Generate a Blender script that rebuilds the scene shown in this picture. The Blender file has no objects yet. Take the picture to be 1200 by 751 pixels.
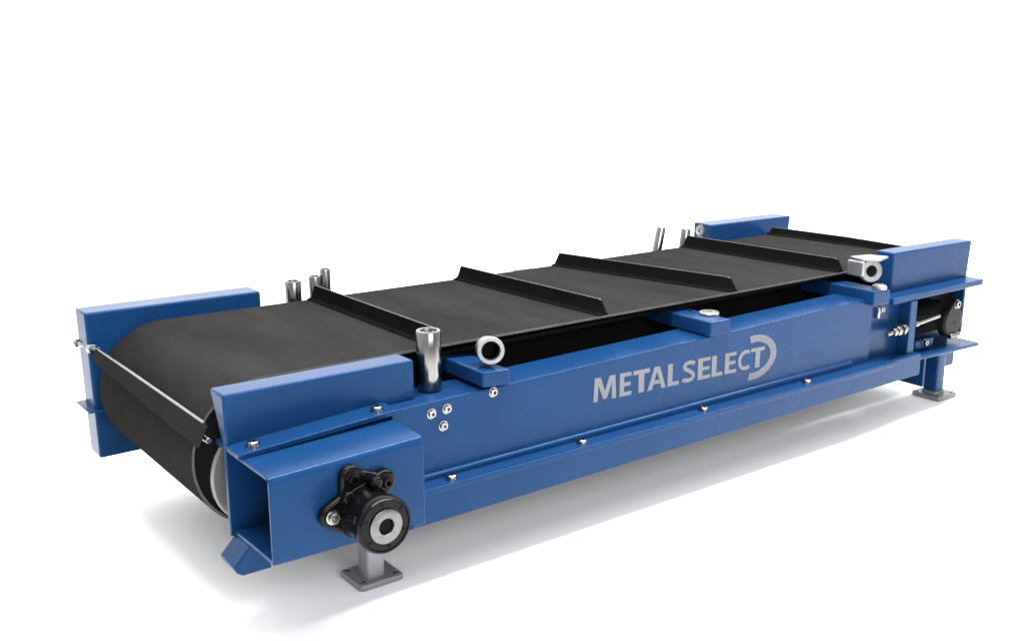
import bpy, bmesh, math, random
from mathutils import Vector, Matrix
random.seed(7)
S = bpy.context.scene
COL = S.collection

# ------------------------------------------------------------------ camera
cam = bpy.data.cameras.new('camera'); camo = bpy.data.objects.new('camera', cam); COL.objects.link(camo)
CR, CU, CF = Vector((.7999, -.5999, -.0005)), Vector((.1492, .198, .9688)), Vector((.5811, .7752, -.2479))
m = Matrix((CR, CU, -CF)).transposed().to_4x4(); m.translation = Vector((-.3345, -1.9458, 1.1468))
camo.matrix_world = m
cam.sensor_fit = 'HORIZONTAL'; cam.sensor_width = 36.0; cam.lens = 36.0 * 1289.3 / 1200
cam.shift_x = (600 - 602.05) / 1200; cam.shift_y = (380.79 - 375.5) / 1200
cam.clip_start = .05; cam.clip_end = 500
S.camera = camo

# ------------------------------------------------------------------ world: white studio, dimmer on the camera's side
W = bpy.data.worlds.new('World'); S.world = W; W.use_nodes = True
nt = W.node_tree; nt.nodes.clear()
N = lambda t: nt.nodes.new(t)
wo = N('ShaderNodeOutputWorld'); bg = N('ShaderNodeBackground'); tc = N('ShaderNodeTexCoord')
dot = N('ShaderNodeVectorMath'); dot.operation = 'DOT_PRODUCT'; dot.inputs[1].default_value = (.15, .62, .77)
rp = N('ShaderNodeValToRGB'); mr = N('ShaderNodeMapRange')
mr.inputs['From Min'].default_value = -1; mr.inputs['From Max'].default_value = 1
nt.links.new(tc.outputs['Generated'], dot.inputs[0]); nt.links.new(dot.outputs['Value'], mr.inputs['Value'])
nt.links.new(mr.outputs['Result'], rp.inputs['Fac']); nt.links.new(rp.outputs['Color'], bg.inputs['Color'])
e = rp.color_ramp.elements
RAMP = ((-.62, .80), (-.28, .70), (.25, 1.15), (.55, 1.7), (.80, 2.5), (1.0, 2.8))
e[0].position = (RAMP[0][0] + 1) / 2; e[1].position = (RAMP[-1][0] + 1) / 2
for p_, v_ in RAMP[1:-1]: e.new((p_ + 1) / 2)
for i_, (p_, v_) in enumerate(RAMP): e[i_].color = (v_, v_, v_ * 1.01, 1)
bg.inputs['Strength'].default_value = 1.05
nt.links.new(bg.outputs['Background'], wo.inputs['Surface'])

# ------------------------------------------------------------------ overhead studio lamp, plus unseen added lamps
def area(name, loc, target, size, power, size_y=None):
    l = bpy.data.lights.new(name, 'AREA'); l.energy = power; l.size = size
    if size_y: l.shape = 'RECTANGLE'; l.size_y = size_y
    o = bpy.data.objects.new(name, l); COL.objects.link(o); o.location = loc
    o.rotation_euler = (Vector(target) - Vector(loc)).to_track_quat('-Z', 'Y').to_euler()
    return o
area('overhead_softbox', (1.9, 1.2, 3.2), (1.6, .25, .3), 3.0, 15, 2.0)
area('added_highlight_strip', (2.5, -.25, 3.0), (2.5, -.20, 0), 5.6, 420, .36)  # added unseen strip lamp for edge highlights and brighter top faces
area('added_front_fill', (.2, -4.6, 2.3), (1.3, 0, .2), 3.4, 170, 1.8)  # added unseen fill that lifts the guard faces and the floor shadow

S.view_settings.view_transform = 'Standard'; S.view_settings.look = 'None'
S.view_settings.exposure = 0.0; S.view_settings.gamma = 1.0

# ------------------------------------------------------------------ materials
def mat(name, col, rough=.4, metal=0., spec=.5, var=.06, nscale=6., bump=0., bscale=120., rvar=.08, coat=0., stretch=(1, 1, 1), tint=None):
    M = bpy.data.materials.new(name); M.use_nodes = True; t = M.node_tree; p = t.nodes['Principled BSDF']
    p.inputs['Metallic'].default_value = metal; p.inputs['Specular IOR Level'].default_value = spec
    p.inputs['Coat Weight'].default_value = coat; p.inputs['Coat Roughness'].default_value = .15
    if tint: p.inputs['Specular Tint'].default_value = (*tint, 1)
    tc = t.nodes.new('ShaderNodeTexCoord'); mp = t.nodes.new('ShaderNodeMapping'); mp.inputs['Scale'].default_value = stretch
    t.links.new(tc.outputs['Object'], mp.inputs['Vector'])
    n = t.nodes.new('ShaderNodeTexNoise'); n.inputs['Scale'].default_value = nscale; n.inputs['Detail'].default_value = 6; n.inputs['Roughness'].default_value = .62
    t.links.new(mp.outputs['Vector'], n.inputs['Vector'])
    mx = t.nodes.new('ShaderNodeMix'); mx.data_type = 'RGBA'
    a = [max(0, c * (1 - var * 2)) for c in col]; b = [c * (1 + var * 2) for c in col]
    mx.inputs['A'].default_value = (*a, 1); mx.inputs['B'].default_value = (*b, 1)
    t.links.new(n.outputs['Fac'], mx.inputs['Factor']); t.links.new(mx.outputs['Result'], p.inputs['Base Color'])
    r = t.nodes.new('ShaderNodeMapRange'); r.inputs['From Min'].default_value = .3; r.inputs['From Max'].default_value = .7
    r.inputs['To Min'].default_value = max(.02, rough - rvar); r.inputs['To Max'].default_value = rough + rvar
    t.links.new(n.outputs['Fac'], r.inputs['Value']); t.links.new(r.outputs['Result'], p.inputs['Roughness'])
    if bump:
        n2 = t.nodes.new('ShaderNodeTexNoise'); n2.inputs['Scale'].default_value = bscale; n2.inputs['Detail'].default_value = 3
        t.links.new(tc.outputs['Object'], n2.inputs['Vector'])
        bp = t.nodes.new('ShaderNodeBump'); bp.inputs['Strength'].default_value = bump; bp.inputs['Distance'].default_value = .002
        t.links.new(n2.outputs['Fac'], bp.inputs['Height']); t.links.new(bp.outputs['Normal'], p.inputs['Normal'])
    return M
BLUE = mat('blue_paint', (.0042, .0255, .079), .26, spec=.16, tint=(.40, .66, 1), var=.08, nscale=5, bump=.05, bscale=160, rvar=.05)
RUBBER = mat('belt_rubber', (.0170, .0168, .0166), .55, spec=0, var=.26, nscale=4.5, bump=.25, bscale=260, rvar=.10, stretch=(1.9, .55, 1))
CLEAT = mat('cleat_rubber', (.005, .005, .0052), .5, spec=.0, var=.15, bump=.1)
EDGE_HL = mat('edge_highlight_rubber', (.075, .074, .072), .7, spec=0, var=.25, nscale=30)  # edge highlight put into the colour: paler grey on belt sides and cleat tops
BLACK = mat('black_steel', (.004, .004, .0045), .5, spec=.02)
GLOSS = mat('black_enamel', (.0025, .0025, .0028), .14, spec=.10, bump=.12, bscale=90, rvar=.05)
CHROME = mat('chrome', (.22, .217, .21), .20, metal=1, var=.42, nscale=9, rvar=.06, stretch=(6, 6, .3))
ZINC = mat('zinc', (.25, .25, .245), .24, metal=1, var=.2, nscale=40)
PALE = mat('pale_zinc', (.25, .255, .26), .30, metal=.8, var=.12, nscale=30)
GREY = mat('grey_steel', (.165, .17, .178), .40, metal=.25, var=.15, nscale=18, bump=.1)
DISC = mat('drum_steel', (.17, .167, .158), .35, metal=.3, var=.06)
LETTER = mat('silver_lettering', (.125, .13, .138), .5, spec=.2, var=.04)
SPECK = mat('speckled_silver', (.11, .118, .13), .5, spec=.2, var=.33, nscale=130)
FLOORM = mat('white_floor', (.88, .88, .882), .8, spec=.1, var=.004)

# ------------------------------------------------------------------ mesh helpers
def link(name, bm, mt, parent=None, bevel=.003, smooth=True, seg=2):
    bmesh.ops.remove_doubles(bm, verts=bm.verts, dist=1e-6)
    bmesh.ops.recalc_face_normals(bm, faces=bm.faces)
    me = bpy.data.meshes.new(name); bm.to_mesh(me); bm.free()
    o = bpy.data.objects.new(name, me); COL.objects.link(o); me.materials.append(mt)
    if parent: o.parent = parent
    if bevel:
        b = o.modifiers.new('bevel', 'BEVEL'); b.width = bevel; b.segments = seg; b.limit_method = 'ANGLE'; b.angle_limit = math.radians(35)
        b.harden_normals = False
    if smooth:
        for f in me.polygons: f.use_smooth = True
        me.set_sharp_from_angle(angle=math.radians(38))
    return o
def B(): return bmesh.new()
def loft(bm, A, Bp):
    a = [bm.verts.new(p) for p in A]; b = [bm.verts.new(p) for p in Bp]; n = len(a)
    bm.faces.new(a[::-1]); bm.faces.new(b)
    for i in range(n): bm.faces.new((a[i], a[(i + 1) % n], b[(i + 1) % n], b[i]))
    return bm
def box(bm, x0, x1, y0, y1, z0, z1): return loft(bm, [(x0, y0, z0), (x1, y0, z0), (x1, y1, z0), (x0, y1, z0)], [(x0, y0, z1), (x1, y0, z1), (x1, y1, z1), (x0, y1, z1)])
def px(bm, P, x0, x1, Q=None): return loft(bm, [(x0, y, z) for y, z in P], [(x1, y, z) for y, z in (Q or P)])   # section in y,z swept along x
def py(bm, P, y0, y1): return loft(bm, [(x, y0, z) for x, z in P], [(x, y1, z) for x, z in P])
def lathe(bm, prof, org, axis, n=32, caps=True):
    ax = Vector(axis).normalized(); u = ax.orthogonal().normalized(); v = ax.cross(u); o = Vector(org); rings = []
    for r, h in prof:
        c = o + ax * h
        rings.append([bm.verts.new(c + (u * math.cos(2 * math.pi * i / n) + v * math.sin(2 * math.pi * i / n)) * max(r, 1e-5)) for i in range(n)])
    for A, C in zip(rings, rings[1:]):
        for i in range(n): bm.faces.new((A[i], A[(i + 1) % n], C[(i + 1) % n], C[i]))
    if caps: bm.faces.new(rings[0][::-1]); bm.faces.new(rings[-1])
    return bm
def tube(bm, a, b, r, n=16): a = Vector(a); b = Vector(b); return lathe(bm, [(r, 0), (r, (b - a).length)], a, b - a, n)
def rrect(x0, x1, y0, y1, r, k=4):
    P = []
    for cx, cy, a0 in ((x1 - r, y1 - r, 0), (x0 + r, y1 - r, 90), (x0 + r, y0 + r, 180), (x1 - r, y0 + r, 270)):
        for i in range(k + 1):
            a = math.radians(a0 + 90 * i / k); P.append((cx + r * math.cos(a), cy + r * math.sin(a)))
    return P
def hull2(c1, r1, c2, r2, n=40):
    pts = []
    for (cx, cz), r in ((c1, r1), (c2, r2)):
        for i in range(n): a = 2 * math.pi * i / n; pts.append((cx + r * math.cos(a), cz + r * math.sin(a)))
    pts = sorted(set(pts)); cr = lambda o, a, b: (a[0] - o[0]) * (b[1] - o[1]) - (a[1] - o[1]) * (b[0] - o[0])
    def half(ps):
        h = []
        for p in ps:
            while len(h) > 1 and cr(h[-2], h[-1], p) <= 0: h.pop()
            h.append(p)
        return h[:-1]
    return half(pts) + half(pts[::-1])
def bolt(parent, org, axis, r=.011, mt=None, hgt=.008, name='bolt'):
    bm = B(); a = Vector(axis).normalized(); o = Vector(org) - a * .001
    lathe(bm, [(r * 1.25, 0), (r * 1.25, hgt * .3), (r * .98, hgt * .34), (r * .98, hgt * .85), (r * .8, hgt), (r * .46, hgt), (r * .42, hgt * .35)], o, axis, 24)
    return link(name, bm, mt or ZINC, parent, bevel=0)

# ------------------------------------------------------------------ the setting
bm = B(); box(bm, -70, 70, -40, 140, -.05, 0)
fl = link('floor', bm, FLOORM, bevel=0, smooth=False); fl['kind'] = 'structure'

# ------------------------------------------------------------------ the conveyor
CV = bpy.data.objects.new('belt_conveyor', None); COL.objects.link(CV); CV.location = (1.7, .37, 0); CV.empty_display_size = .2
CV['label'] = 'blue steel belt conveyor with black cleated rubber belt standing on a white floor'; CV['category'] = 'conveyor'
CVI = Matrix.Translation((-1.7, -.37, 0))
def part(name, bm, mt, label=None, **k):
    o = link(name, bm, mt, **k); o.parent = CV; o.matrix_parent_inverse = CVI
    if label: o['label'] = label
    return o
WY = .74            # far side mirrors about y = .37
mir = lambda y: WY - y

# side beams -----------------------------------------------------------
def beam(near, x0=.774, x1=2.43):
    f = (lambda y: y) if near else mir
    def sec(x):
        zt = .4005 + (x - .86) * .0085; zl = .2265 - .0048 * (x - .82)
        return [(f(y), z) for y, z in ((-.04, zl - .02), (-.04, zt), (.07, zt), (.07, zt - .006), (-.033, zt - .006), (-.033, zl - .02))]
    bm = B(); px(bm, sec(x0), x0, x1, sec(x1))
    zr = .2395
    q = lambda x: [(f(y), z) for y, z in ((-.049, .212), (-.049, zr - .004), (-.045, zr), (-.0335, zr), (-.0335, .212))]
    px(bm, q(x0), x0 + .01, x1 - .09, q(x1))
    return part('side_beam', bm, BLUE, bevel=.0055, seg=4)
nb = beam(True); fb = beam(False)
nb['label'] = 'near side beam carrying the silver lettering'
for x, z in ((.872, .375), (.912, .378), (.902, .341), (1.036, .392)): bolt(nb, (x, -.04, z), (0, -1, 0), .0095, hgt=.009)

# lettering -----------------------------------------------------------
def zb(x): return .3078 - (x - 1.334) * .029
def zt(x): return .3675 - (x - 1.335) * .0345
bm = B(); Y0, Y1 = -.0414, -.0396
def poly(P, x0, x1):
    pts = [(x0 + u * (x1 - x0), zb(x0 + u * (x1 - x0)) + v * (zt(x0 + u * (x1 - x0)) - zb(x0 + u * (x1 - x0)))) for u, v in P]
    py(bm, pts, Y0, Y1)
def ribbon(path, w, x0, x1):       # half widths in letter units (x stretched)
    L = []; R = []
    for i, p in enumerate(path):
        a = path[max(0, i - 1)]; b = path[min(len(path) - 1, i + 1)]
        tx, ty = b[0] - a[0], b[1] - a[1]; asp = .72; tx *= asp; l = math.hypot(tx, ty); nx, ny = -ty / l, tx / l
        L.append((p[0] + nx * w / asp, p[1] + ny * w)); R.append((p[0] - nx * w / asp, p[1] - ny * w))
    for i in range(len(path) - 1): poly([L[i], L[i + 1], R[i + 1], R[i]], x0, x1)
EP = [(0, 0), (1, 0), (1, .165), (.37, .165), (.37, .42), (.92, .42), (.92, .58), (.37, .58), (.37, .835), (.98, .835), (.98, 1), (0, 1)]
LP = [(0, 0), (1, 0), (1, .17), (.42, .17), (.42, 1), (0, 1)]
TP = [(.33, 0), (.67, 0), (.67, .82), (1, .82), (1, 1), (0, 1), (0, .82), (.33, .82)]
MP = [(0, 0), (.19, 0), (.21, .70), (.42, .06), (.58, .06), (.79, .70), (.81, 0), (1, 0), (.95, 1), (.69, 1), (.50, .38), (.31, 1), (.05, 1)]
AP1 = [(0, 0), (.24, 0), (.33, .24), (.67, .24), (.76, 0), (1, 0), (.64, 1), (.36, 1)]
poly(MP, 1.333, 1.407); poly(EP, 1.418, 1.457); poly(TP, 1.4625, 1.5185)
for P in ([(0, 0), (.24, 0), (.50, .80), (.50, 1), (.36, 1)], [(1, 0), (.76, 0), (.50, .80), (.50, 1), (.64, 1)], [(.325, .24), (.675, .24), (.62, .40), (.38, .40)]): poly(P, 1.512, 1.576)
poly(LP, 1.582, 1.622)
SPATH = [(.90, .83), (.72, .895), (.50, .91), (.28, .865), (.18, .745), (.26, .63), (.45, .55), (.64, .465), (.80, .36), (.83, .235), (.72, .13), (.50, .09), (.26, .105), (.08, .17)]
ribbon(SPATH, .088, 1.632, 1.684)
poly(EP, 1.691, 1.738); poly(LP, 1.743, 1.785); poly(EP, 1.793, 1.838)
ribbon([(.98, .85), (.80, .905), (.60, .90), (.36, .80), (.21, .62), (.19, .45), (.26, .26), (.44, .125), (.66, .09), (.84, .105), (1, .15)], .09, 1.841, 1.890)
poly(TP, 1.8955, 1.9505)
link('lettering', bm, LETTER, nb, bevel=0, smooth=False)
bm = B(); n = 40
for i in range(n):
    q = []
    for a, (rx, rz) in ((i, (.092, .0625)), (i + 1, (.092, .0625)), (i + 1, (.0665, .0435)), (i, (.0665, .0435))):
        t = math.radians(103 - 206 * a / n); q.append((1.9075 + rx * math.cos(t), .3215 + rz * math.sin(t)))
    py(bm, q, Y0 - .0002, Y1)
link('emblem_arc', bm, SPECK, nb, bevel=0, smooth=False)

# base rails -----------------------------------------------------------
def rail(near):
    f = (lambda y: y) if near else mir
    def sec(x):
        zl = .2265 - .0052 * (x - .82); zbm = .1385 + .0042 * (x - .83)
        return [(f(y), z) for y, z in ((-.09, zl), (-.09, zl - .0145), (-.076, zl - .0155), (-.075, zbm), (-.03, zbm), (-.03, zbm + .006), (-.068, zbm + .006), (-.068, zl - .007), (.06, zl - .007), (.06, zl))]
    bm = B(); px(bm, sec(.76), .76, 2.50, sec(2.50))
    zbm = .1385 + .0042 * (2.5 - .83)
    P = [(f(y), z) for y, z in ((-.0745, zbm), (-.0745, .2145), (-.018, .2145), (-.018, .208), (-.069, .208), (-.069, zbm))]
    px(bm, P, 2.498, 2.65)
    return part('base_rail', bm, BLUE, bevel=.0045, seg=4)
nr = rail(True)
for x in (.904, 1.278, 1.692, 2.109): bolt(nr, (x, -.066, .2265 - .0052 * (x - .82)), (0, 0, 1), .0115, hgt=.011)
bm = B(); py(bm, [(.434, .2035), (.398, .165), (.404, .152), (.416, .1445), (.475, .1445), (.475, .2035)], -.0690, .004)
part('corner_block', bm, BLUE, 'short bevelled foot under the open end of the drive housing', bevel=.003)

# mounting strips and guards ------------------------------------------
def strip(x0, x1, y0, y1, z0, z1, th, nm_bolts=(), lab=None):
    bm = B(); P = lambda z: [(y0, z), (y1, z), (y1, z - th), (y0, z - th)]
    px(bm, P(z0), x0, x1, P(z1)); o = part('mounting_strip', bm, BLUE, lab, bevel=.002)
    for x, y in nm_bolts: bolt(o, (x, y, z0 + (z1 - z0) * (x - x0) / (x1 - x0)), (0, 0, 1), .0115, hgt=.011)
    return o
strip(.4245, .778, -.0615, .05, .3895, .4095, .0115, ((.466, -.035), (.742, -.035)))
strip(2.510, 2.998, -.0550, .05, .4025, .4015, .0185)
strip(.358, .80, .69, .795, .285, .285, .006)
strip(2.45, 2.95, .69, .80, .40, .40, .012)

def guard(top, bot, lab=None):   # top/bot: four (x,y,z) corners each
    bm = B(); loft(bm, bot, top); return part('side_guard', bm, BLUE, lab, bevel=.005, seg=4)
T = .492
guard([(.4245, 0, T), (.8555, 0, T - .003), (.8555, .0655, T - .003), (.4245, .0655, T)],
      [(.4265, 0, .385), (.8565, 0, .400), (.8565, .045, .400), (.4265, .021, .385)], 'near guard above the drive housing')
guard([(2.572, 0, .527), (3.0, 0, .521), (3.0, .062, .521), (2.572, .064, .527)],
      [(2.572, 0, .400), (2.990, 0, .400), (2.990, .05, .400), (2.572, .05, .400)], 'near guard at the far right end')
guard([(.373, .702, .5245), (.822, .702, .519), (.822, .779, .519), (.373, .779, .5245)],
      [(.377, .702, .1565), (.822, .702, .1565), (.822, .779, .1565), (.377, .779, .1565)], 'tall guard at the left rear end reaching below the belt')
guard([(2.511, .700, .529), (2.942, .700, .522), (2.942, .779, .522), (2.511, .779, .529)],
      [(2.511, .690, .30), (2.905, .690, .30), (2.905, .779, .30), (2.511, .779, .30)], 'rear guard at the right end')
g_far = [o for o in CV.children if o.get('label', '').startswith('rear guard')][0]
bolt(g_far, (2.511, .742, .503), (-1, -.25, 0), .018, PALE, .008)

# drive housing --------------------------------------------------------
bm = B()
def hp(x):
    k = (x - .431) / (.7645 - .431); zt_ = .3790 + .010 * k; zb_ = .2045 - .0065 * k; t = .008; r = .016
    out = [(-.002, zt_)]
    for i in range(6): a = math.radians(90 + 18 * i); out.append((-.18 + r + r * math.cos(a), zt_ - r + r * math.sin(a)))
    for i in range(4): a = math.radians(180 + 30 * i); out.append((-.18 + .004 + .004 * math.cos(a), zb_ + .004 + .004 * math.sin(a)))
    out += [(-.002, zb_), (-.002, zb_ + t)]
    out += [(-.18 + t, zb_ + t), (-.18 + t, zt_ - t), (-.002, zt_ - t)]
    return out
px(bm, hp(.431), .431, .7645, hp(.7645))
dh = part('drive_housing', bm, BLUE, 'open ended steel box carrying the black bearing', bevel=.002)
bm = B(); box(bm, .5, .7, -.05, -.049, .2125, .2135); box(bm, .7635, .7637, -.17, -.003, .21, .375)
bm.free()
bm = B(); box(bm, .4235, .86, -.0015, .010, .20, .384); ep = part('end_plate', bm, BLUE, bevel=.002)
bm = B(); box(bm, .757, .763, -.171, -.0035, .2135, .3785); part('partition_plate', bm, BLUE, bevel=.001)
bm = B(); box(bm, .51, .62, -.012, -.003, .214, .224)
part('clamp_bar', bm, BLACK, bevel=.002)
bolt(dh, (.56, -.02, .2125), (0, 0, 1), .006); bolt(dh, (.63, -.03, .2125), (0, 0, 1), .006)
bolt(dh, (.735, -.172, .2005), (0, 0, -1), .008, BLUE)

# bearing --------------------------------------------------------------
C0 = (.616, .274)
bm = B()
py(bm, hull2(C0, .057, (.547, .279), .0235), -.179, -.197)
py(bm, hull2(C0, .050, (.592, .347), .0235), -.179, -.1985)
py(bm, hull2((.610, .29), .040, (.664, .322), .0235), -.179, -.2)
py(bm, hull2((.592, .347), .016, (.664, .322), .014), -.179, -.1945)
bh = part('bearing_housing', bm, GLOSS, 'glossy black cast flange bearing on the drive housing', bevel=.006, seg=3)
bm = B(); lathe(bm, [(.056, 0), (.055, .015), (.050, .022), (.050, .062), (.0545, .065), (.0565, .069), (.0565, .089), (.053, .094), (.050, .094), (.0485, .0915), (.036, .0915), (.0355, .089)], (C0[0], -.186, C0[1] - .003), (0, -1, 0), 64)
link('bearing_body', bm, GLOSS, bh, bevel=0)
bm = B(); Cz = (C0[0], -.186, C0[1] - .003)
lathe(bm, [(.0345, .086), (.0345, .0945), (.033, .0955), (.0165, .0955), (.0145, .092), (.0145, .075)], Cz, (0, -1, 0), 48)
link('shaft_collar', bm, mat('collar_steel', (.12, .12, .115), .3, metal=1, var=.3, nscale=60), bh, bevel=0)
bm = B(); lathe(bm, [(.0144, .070), (.0144, .090), (.0125, .0915)], Cz, (0, -1, 0), 32); link('bearing_bore', bm, BLACK, bh, bevel=0)
for x, z, mt in ((.547, .279, ZINC), (.592, .347, GLOSS), (.664, .322, GLOSS)):
    bolt(bh, (x, -.198, z), (0, -1, 0), .0115, mt, .014)
for i in range(6):
    a = math.radians(90 + 60 * i + 8); bolt(bh, (C0[0] + .0435 * math.cos(a), -.186 - .0912, C0[1] - .003 + .0435 * math.sin(a)), (0, -1, 0), .0035, GLOSS, .003, name='grub_screw')
for x, z, d in ((.632, .335, .03), (.576, .316, .022)):
    bm = B(); tube(bm, (x, -.195, z), (x, -.195 - d, z), .012, 20); link('casting_boss', bm, GLOSS, bh, bevel=.004, seg=3)

# legs -----------------------------------------------------------------
def leg(x0, x1, y0, y1, ztop, pl, mt, mt2, lab=None):
    bm = B(); P0 = rrect(x0, x1, y0, y1, .006)
    loft(bm, [(x, y, .014) for x, y in P0], [(x, y, ztop) for x, y in P0]); L = part('leg', bm, mt, lab, bevel=0)
    bm = B(); P1 = rrect(*pl, .010); loft(bm, [(x, y, .0005) for x, y in P1], [(x, y, .0145) for x, y in P1]); link('foot_plate', bm, mt2, L, bevel=.003)
    for sx in (0, 1):
        for sy in (0, 1): bolt(L, (pl[0] + .014 + sx * (pl[1] - pl[0] - .028), pl[2] + .014 + sy * (pl[3] - pl[2] - .028), .0145), (0, 0, 1), (.0050), ZINC, .004, name='anchor_bolt')
    return L
leg(.722, .766, -.006, .040, .21, (.694, .803, -.026, .074), GREY, GREY, 'bare grey steel leg under the bearing')
leg(2.878, 2.926, .004, .052, .19, (2.858, 2.962, -.026, .080), BLUE, GREY, 'blue leg with a grey foot plate')
leg(.722, .766, .700, .746, .21, (.694, .803, .666, .766), GREY, GREY)
leg(2.878, 2.926, .690, .738, .30, (2.858, 2.962, .664, .764), BLUE, GREY)
bm = B(); P0 = rrect(2.875, 2.929, .001, .055, .007); loft(bm, [(x, y, .014) for x, y in P0], [(x, y, .024) for x, y in P0]); part('leg_socket', bm, GREY, bevel=.001)
bm = B(); box(bm, 2.80, 2.812, .006, .10, .056, .20); part('leg_bracket', bm, BLUE, bevel=.002)
bm = B(); box(bm, 2.925, 2.982, .012, .06, .100, .19); part('leg_bracket', bm, BLUE, bevel=.002)

# belt -----------------------------------------------------------------
BY0, BY1 = .085, .680
LC, RC, RR = (.545, .328), (2.835, .310), .160
loop = []
for i in range(33): a = math.radians(270 - 180 * i / 32); loop.append((LC[0] + RR * math.cos(a), LC[1] + RR * math.sin(a)))
for i in range(1, 24):
    k = i / 24; loop.append((LC[0] + k * (RC[0] - LC[0]), LC[1] + RR + k * (RC[1] - LC[1]) - .003 * math.sin(math.pi * k)))
for i in range(33): a = math.radians(90 - 180 * i / 32); loop.append((RC[0] + RR * math.cos(a), RC[1] + RR * math.sin(a)))
for i in range(1, 24):
    k = i / 24; loop.append((RC[0] + k * (LC[0] - RC[0]), RC[1] - RR + k * (LC[1] - RC[1])))
n = len(loop); th = .0065; inner = []
for i in range(n):
    a, b = loop[i - 1], loop[(i + 1) % n]; tx, tz = b[0] - a[0], b[1] - a[1]; l = math.hypot(tx, tz)
    inner.append((loop[i][0] + tz / l * th, loop[i][1] - tx / l * th))
bm = B(); R4 = []
for P, y in ((loop, BY0), (loop, BY1), (inner, BY1), (inner, BY0)): R4.append([bm.verts.new((x, y, z)) for x, z in P])
for k in range(4):
    A, C = R4[k], R4[(k + 1) % 4]
    for i in range(n): bm.faces.new((A[i], A[(i + 1) % n], C[(i + 1) % n], C[i]))
belt = part('conveyor_belt', bm, RUBBER, bevel=.0012)
belt.data.materials.append(EDGE_HL)
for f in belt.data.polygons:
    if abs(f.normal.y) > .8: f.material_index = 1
def ztop(x):
    if x > RC[0]: return RC[1] + math.sqrt(RR * RR - (x - RC[0]) ** 2)
    k = (x - LC[0]) / (RC[0] - LC[0]); return LC[1] + RR + k * (RC[1] - LC[1]) - .003 * math.sin(math.pi * max(0, min(1, k)))
for xf, xn in ((.958, .966), (1.428, 1.473), (1.795, 1.955), (2.360, 2.430), (2.802, 2.890)):
    bm = B(); h = .040 if xf < 2.7 else .027
    def cp(y, dx, dz):
        x = xf + (xn - xf) * (BY1 - y) / (BY1 - BY0); return (x + dx, y, ztop(x) + dz)
    ya, yb = BY0 + .001, BY1 - .001
    prof = lambda s: [(-.016, -.001), (-.016, .003), (-.004, .006), (-.002, .012), (.002 , h), (.008, h), (.010, .010), (.018, .003), (.018, -.001)]
    secs = [(ya, .62), (ya + .006, .80), (ya + .013, 1.0), (yb - .012, 1.0), (yb - .006, .7), (yb, .2)]
    secs = [(ya, .25), (ya + .014, .93), (ya + .022, 1.0), ((ya + yb) / 2, 1.0), (yb - .012, 1.0), (yb, .2)]
    rings = []
    for y, s in secs:
        rings.append([bm.verts.new(cp(y, dx, dz if dz < .008 else .006 + (dz - .006) * s)) for dx, dz in prof(1)])
    bm.faces.new(rings[0]); bm.faces.new(rings[-1][::-1])
    for A, C in zip(rings, rings[1:]):
        for i in range(len(A)): bm.faces.new((A[i], A[(i + 1) % len(A)], C[(i + 1) % len(A)], C[i]))
    cl = link('cleat', bm, CLEAT, belt, bevel=.001)
    cl.data.materials.append(EDGE_HL)  # paler top face painted in as the cleat's highlight line
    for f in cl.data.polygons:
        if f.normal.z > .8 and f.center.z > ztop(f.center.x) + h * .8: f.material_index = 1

# drums, bed -----------------------------------------------------------
for c, yy in ((LC, (.079, .686)), (RC, (.079, .686))):
    bm = B(); lathe(bm, [(.136, 0), (.139, .002), (.1525, .003), (.1525, yy[1] - yy[0] - .003), (.138, yy[1] - yy[0])], (c[0], yy[0], c[1]), (0, 1, 0), 64)
    d = part('drum', bm, BLACK, bevel=.001)
    bm = B(); lathe(bm, [(.113, 0), (.117, .004), (.117, .02)], (c[0] - .010, yy[0] - .007, c[1] - .038), (0, 1, 0), 64); link('drum_disc', bm, DISC, d, bevel=.001)
bm = B(); box(bm, .66, 2.70, .11, .66, .448, .458); box(bm, .66, 2.70, .20, .206, .30, .447); box(bm, .66, 2.70, .54, .546, .30, .447)  # bed, plus upright black skirts added so the shaded gap below reads black
part('bed_with_shade_skirts', bm, BLACK, bevel=.001)

# belt scraper ---------------------------------------------------------
A_, B_, C_, D_ = Vector((.389, .697, .4405)), Vector((.408, .040, .4235)), Vector((.380, .022, .3880)), Vector((.3785, .668, .4105))
nrm = (B_ - A_).cross(D_ - A_).normalized()
if nrm.x > 0: nrm = -nrm
bm = B(); loft(bm, [A_, B_, C_, D_], [p + nrm * .006 for p in (A_, B_, C_, D_)])
sc = part('belt_scraper', bm, mat('scraper_rubber', (.015, .015, .015), .45, spec=.0), 'dark scraper blade across the left roll', bevel=.0015)
up_ = (A_ - D_).normalized()
bm = B(); lathe(bm, [(.0032, 0), (.0032, (B_ - A_).length - .012)], A_ + nrm * .003 + up_ * .002, B_ - A_, 12); link('edge_rod', bm, ZINC, sc, bevel=0)
bm = B(); tube(bm, (.3725, .80, .433), (.389, .675, .438), .0065); tube(bm, (.379, .708, .437), (.382, .690, .438), .012, 6); tube(bm, (.372, .797, .433), (.374, .782, .434), .011, 6); link('scraper_bolt', bm, ZINC, sc, bevel=.001)
bm = B(); tube(bm, (.398, .06, .4), (.4, .02, .4), .006); link('scraper_bolt', bm, ZINC, sc, bevel=.001)

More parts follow.
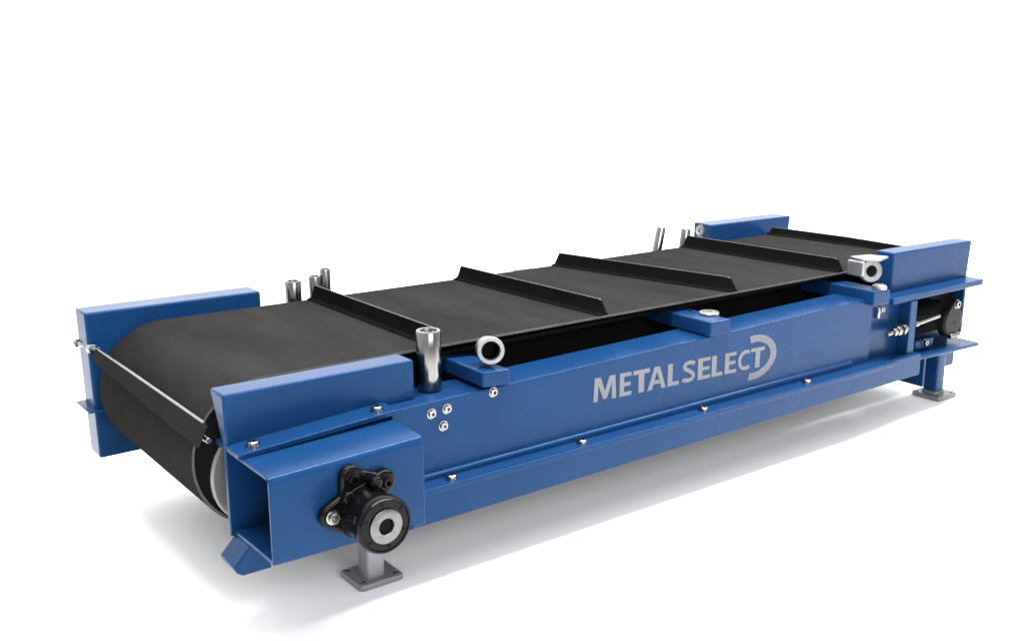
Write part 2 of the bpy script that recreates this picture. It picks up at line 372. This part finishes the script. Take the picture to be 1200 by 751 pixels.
# guide rollers --------------------------------------------------------
def roller(x, y, z0, z1, r, lean=0, lab=None, hexa=False):
    bm = B(); ax = Vector((math.tan(lean), 0, 1)).normalized(); L = (z1 - z0) / ax.z
    o = Vector((x, y, z0)) - Vector((math.tan(lean) * (z1 - z0) / 2, 0, 0))
    nn = 6 if hexa else 40
    lathe(bm, [(r * .96, 0), (r, .003), (r, L - .003), (r * .93, L), (r * .70, L), (r * .66, L - .006)], o, ax, nn)
    g = part('guide_roller', bm, CHROME, lab, bevel=.0015 if hexa else 0)
    bm = B(); lathe(bm, [(r * .62, L - .012), (r * .58, L - .0045), (r * .32, L - .0035), (r * .30, L - .012)], o, ax, 24); link('axle_cap', bm, ZINC, g, bevel=0)
    bm = B(); lathe(bm, [(r * .9, -.006), (r * .9, .0005)], o, ax, 24); link('roller_base', bm, BLACK, g, bevel=0)
roller(.916, .035, .404, .538, .028, 0, 'thick polished roller beside the near guard')
roller(.931, .735, .404, .527, .0218)
roller(.996, .735, .404, .532, .0168)
roller(1.028, .735, .404, .548, .0145)
roller(2.292, .735, .404, .536, .0158, math.radians(13))
roller(2.420, .735, .404, .519, .0172, math.radians(7))

# crossbars ------------------------------------------------------------
def crossbar(x0, x1, yf, z0, z1, th=.038, lab=None):
    bm = B(); loft(bm, [(x0, yf, z0 - th), (x1, yf, z1 - th), (x1, .80, z1 - th), (x0, .80, z0 - th)], [(x0, yf, z0), (x1, yf, z1), (x1, .80, z1), (x0, .80, z0)])
    return part('crossbar', bm, BLUE, lab, bevel=.0045, seg=4)
c1 = crossbar(1.000, 1.076, -.052, .4465, .4405, .036, 'left crossbar carrying a steel ring')
c2 = crossbar(1.721, 1.797, -.052, .4495, .4475, .040, 'middle crossbar with a flat washer on top')
c3 = crossbar(2.392, 2.472, -.0665, .4435, .4385, .044, 'right crossbar below the lifting eye')
bm = B(); lathe(bm, [(.026, 0), (.027, .0015), (.027, .006), (.0255, .0075), (.016, .0075), (.015, .009), (.008, .009), (.007, .004)], (1.790, .020, .4470), (0, 0, 1), 32); link('washer', bm, PALE, c2, bevel=0)
bm = B(); lathe(bm, [(.0075, 0), (.0075, .0006)], (1.775, .075, .4482), (0, 0, 1), 20); link('bolt_hole', bm, BLACK, c2, bevel=0)
ra = Vector((-.40, -.86, .12)).normalized(); rc = Vector((1.040, -.028, .484))
bm = B(); lathe(bm, [(.0205, -.050), (.0265, -.050), (.0280, -.045), (.0280, -.008), (.0315, -.006), (.0315, -.001), (.0300, .001), (.0222, .001), (.0205, -.002), (.0205, -.050)], rc, ra, 48, caps=False)
link('steel_ring', bm, PALE, c1, bevel=0)
bm = B(); lathe(bm, [(.0203, -.0495), (.0203, -.005), (.0190, -.005), (.0185, -.04)], rc, ra, 32); link('ring_bore_dark', bm, BLACK, c1, bevel=0)  # black filler added so the inside of the ring reads dark

# lifting eye ----------------------------------------------------------
ec = Vector((2.424, -.030, .4945)); ea = Vector((-.48, -.86, .12)).normalized()
bm = B(); lathe(bm, [(.016, -.034), (.028, -.034), (.030, -.030), (.034, -.016), (.034, -.004), (.032, 0), (.018, 0), (.016, -.003), (.016, -.034)], ec, ea, 40, caps=False)
eye = part('lifting_eye', bm, PALE, 'pale cast eye with a round hole on the right crossbar', bevel=0)
bm = B(); lathe(bm, [(.0159, -.0335), (.0159, -.006), (.0150, -.0058)], ec, ea, 24); link('eye_bore', bm, BLACK, eye, bevel=0)
bm = B(); Q = [(2.398, -.015), (2.436, -.050), (2.500, -.032), (2.478, .022), (2.412, .04)]; loft(bm, [(x, y, .5245) for x, y in Q], [(x, y, .5315) for x, y in Q]); link('eye_cap_plate', bm, PALE, eye, bevel=.003)
bm = B(); box(bm, 2.392, 2.404, -.022, .035, .478, .524); link('eye_bracket', bm, PALE, eye, bevel=.004)
bm = B(); lathe(bm, [(.021, 0), (.022, .004), (.021, .010), (.014, .014)], (2.447, -.045, .4405), (0, 0, 1), 32); link('eye_nut', bm, PALE, eye, bevel=0)

# take up end ----------------------------------------------------------
bm = B(); box(bm, 2.415, 2.61, -.018, -.010, .205, .392); box(bm, 2.60, 2.99, .045, .053, .186, .388); part('back_plate', bm, BLUE, bevel=.002)
bm = B(); box(bm, 2.975, 2.988, -.004, .0445, .2145, .383); part('closing_plate', bm, BLUE, bevel=.002)
bm = B(); box(bm, 2.598, 2.632, -.058, .03, .2015, .3815); part('upright_plate', bm, BLUE, bevel=.002)
bm = B(); P = rrect(2.590, 3.005, -.0665, .055, .018); loft(bm, [(x, y, .1905 - .012 * (x - 2.59) / .4) for x, y in P], [(x, y, .2015 - .012 * (x - 2.59) / .4) for x, y in P]); part('support_shelf', bm, BLUE, bevel=.003)
bm = B(); box(bm, 2.634, 2.975, .036, .0445, .226, .380); part('window_dark_plate', bm, BLACK, bevel=.001)  # black sheet added to darken the window behind the tension rod
bm = B(); lathe(bm, [(.025, 0), (.028, .004), (.028, .22), (.024, .225)], (2.640, .016, .312), (1, 0, 0), 40); part('take_up_slide', bm, BLACK, bevel=0)
bm = B(); py(bm, hull2((2.882, .272), .046, (2.888, .330), .016), -.02, -.034); lathe(bm, [(.050, 0), (.050, .022), (.045, .028), (.030, .028), (.027, .018), (.012, .018)], (2.880, -.005, .270), (0, -1, 0), 48)
tb = part('take_up_bearing', bm, mat('dark_cast_iron', (.008, .007, .0065), .35, spec=.08), 'dark flange bearing at the right end', bevel=.002)
bolt(tb, (2.888, -.034, .330), (0, -1, 0), .012, CHROME, .012)
bm = B(); tube(bm, (2.862, -.036, .2255), (2.916, -.036, .226), .0085, 10); link('retaining_clip', bm, CHROME, tb, bevel=.002)
bolt(tb, (2.885, -.025, .268), (0, -1, 0), .006, ZINC, .01)
bm = B(); tube(bm, (2.478, -.063, .2985), (2.80, -.030, .303), .0062, 20); rod = part('tension_rod', bm, ZINC, bevel=0)
for a, b, r, nn in ((2.512, 2.528, .0125, 6), (2.532, 2.552, .0155, 6), (2.556, 2.566, .0185, 24), (2.572, 2.584, .014, 6), (2.640, 2.660, .0095, 20), (2.660, 2.798, .0075, 20)):
    y = lambda x: -.062 + .032 * (x - 2.49) / .305; z = lambda x: .299 + .004 * (x - 2.49) / .305
    bm = B(); tube(bm, (a, y(a), z(a)), (b, y(b), z(b)), r, nn); link('nut' if nn == 6 else 'sleeve', bm, ZINC, rod, bevel=.0012 if nn == 6 else 0)
bm = B(); box(bm, 2.476, 2.486, -.030, -.018, .340, .374); part('catch_pin', bm, PALE, bevel=.003)
bp2 = [o for o in CV.children if o.name == 'back_plate'][0]
bolt(bp2, (2.505, -.018, .3645), (0, -1, 0), .0085, ZINC, .01)
bm = B(); box(bm, 2.70, 2.80, -.02, .02, .2005, .232); gb = part('guide_block', bm, BLUE, bevel=.004)
bolt(gb, (2.745, -.02, .222), (0, -1, 0), .009, ZINC, .014)
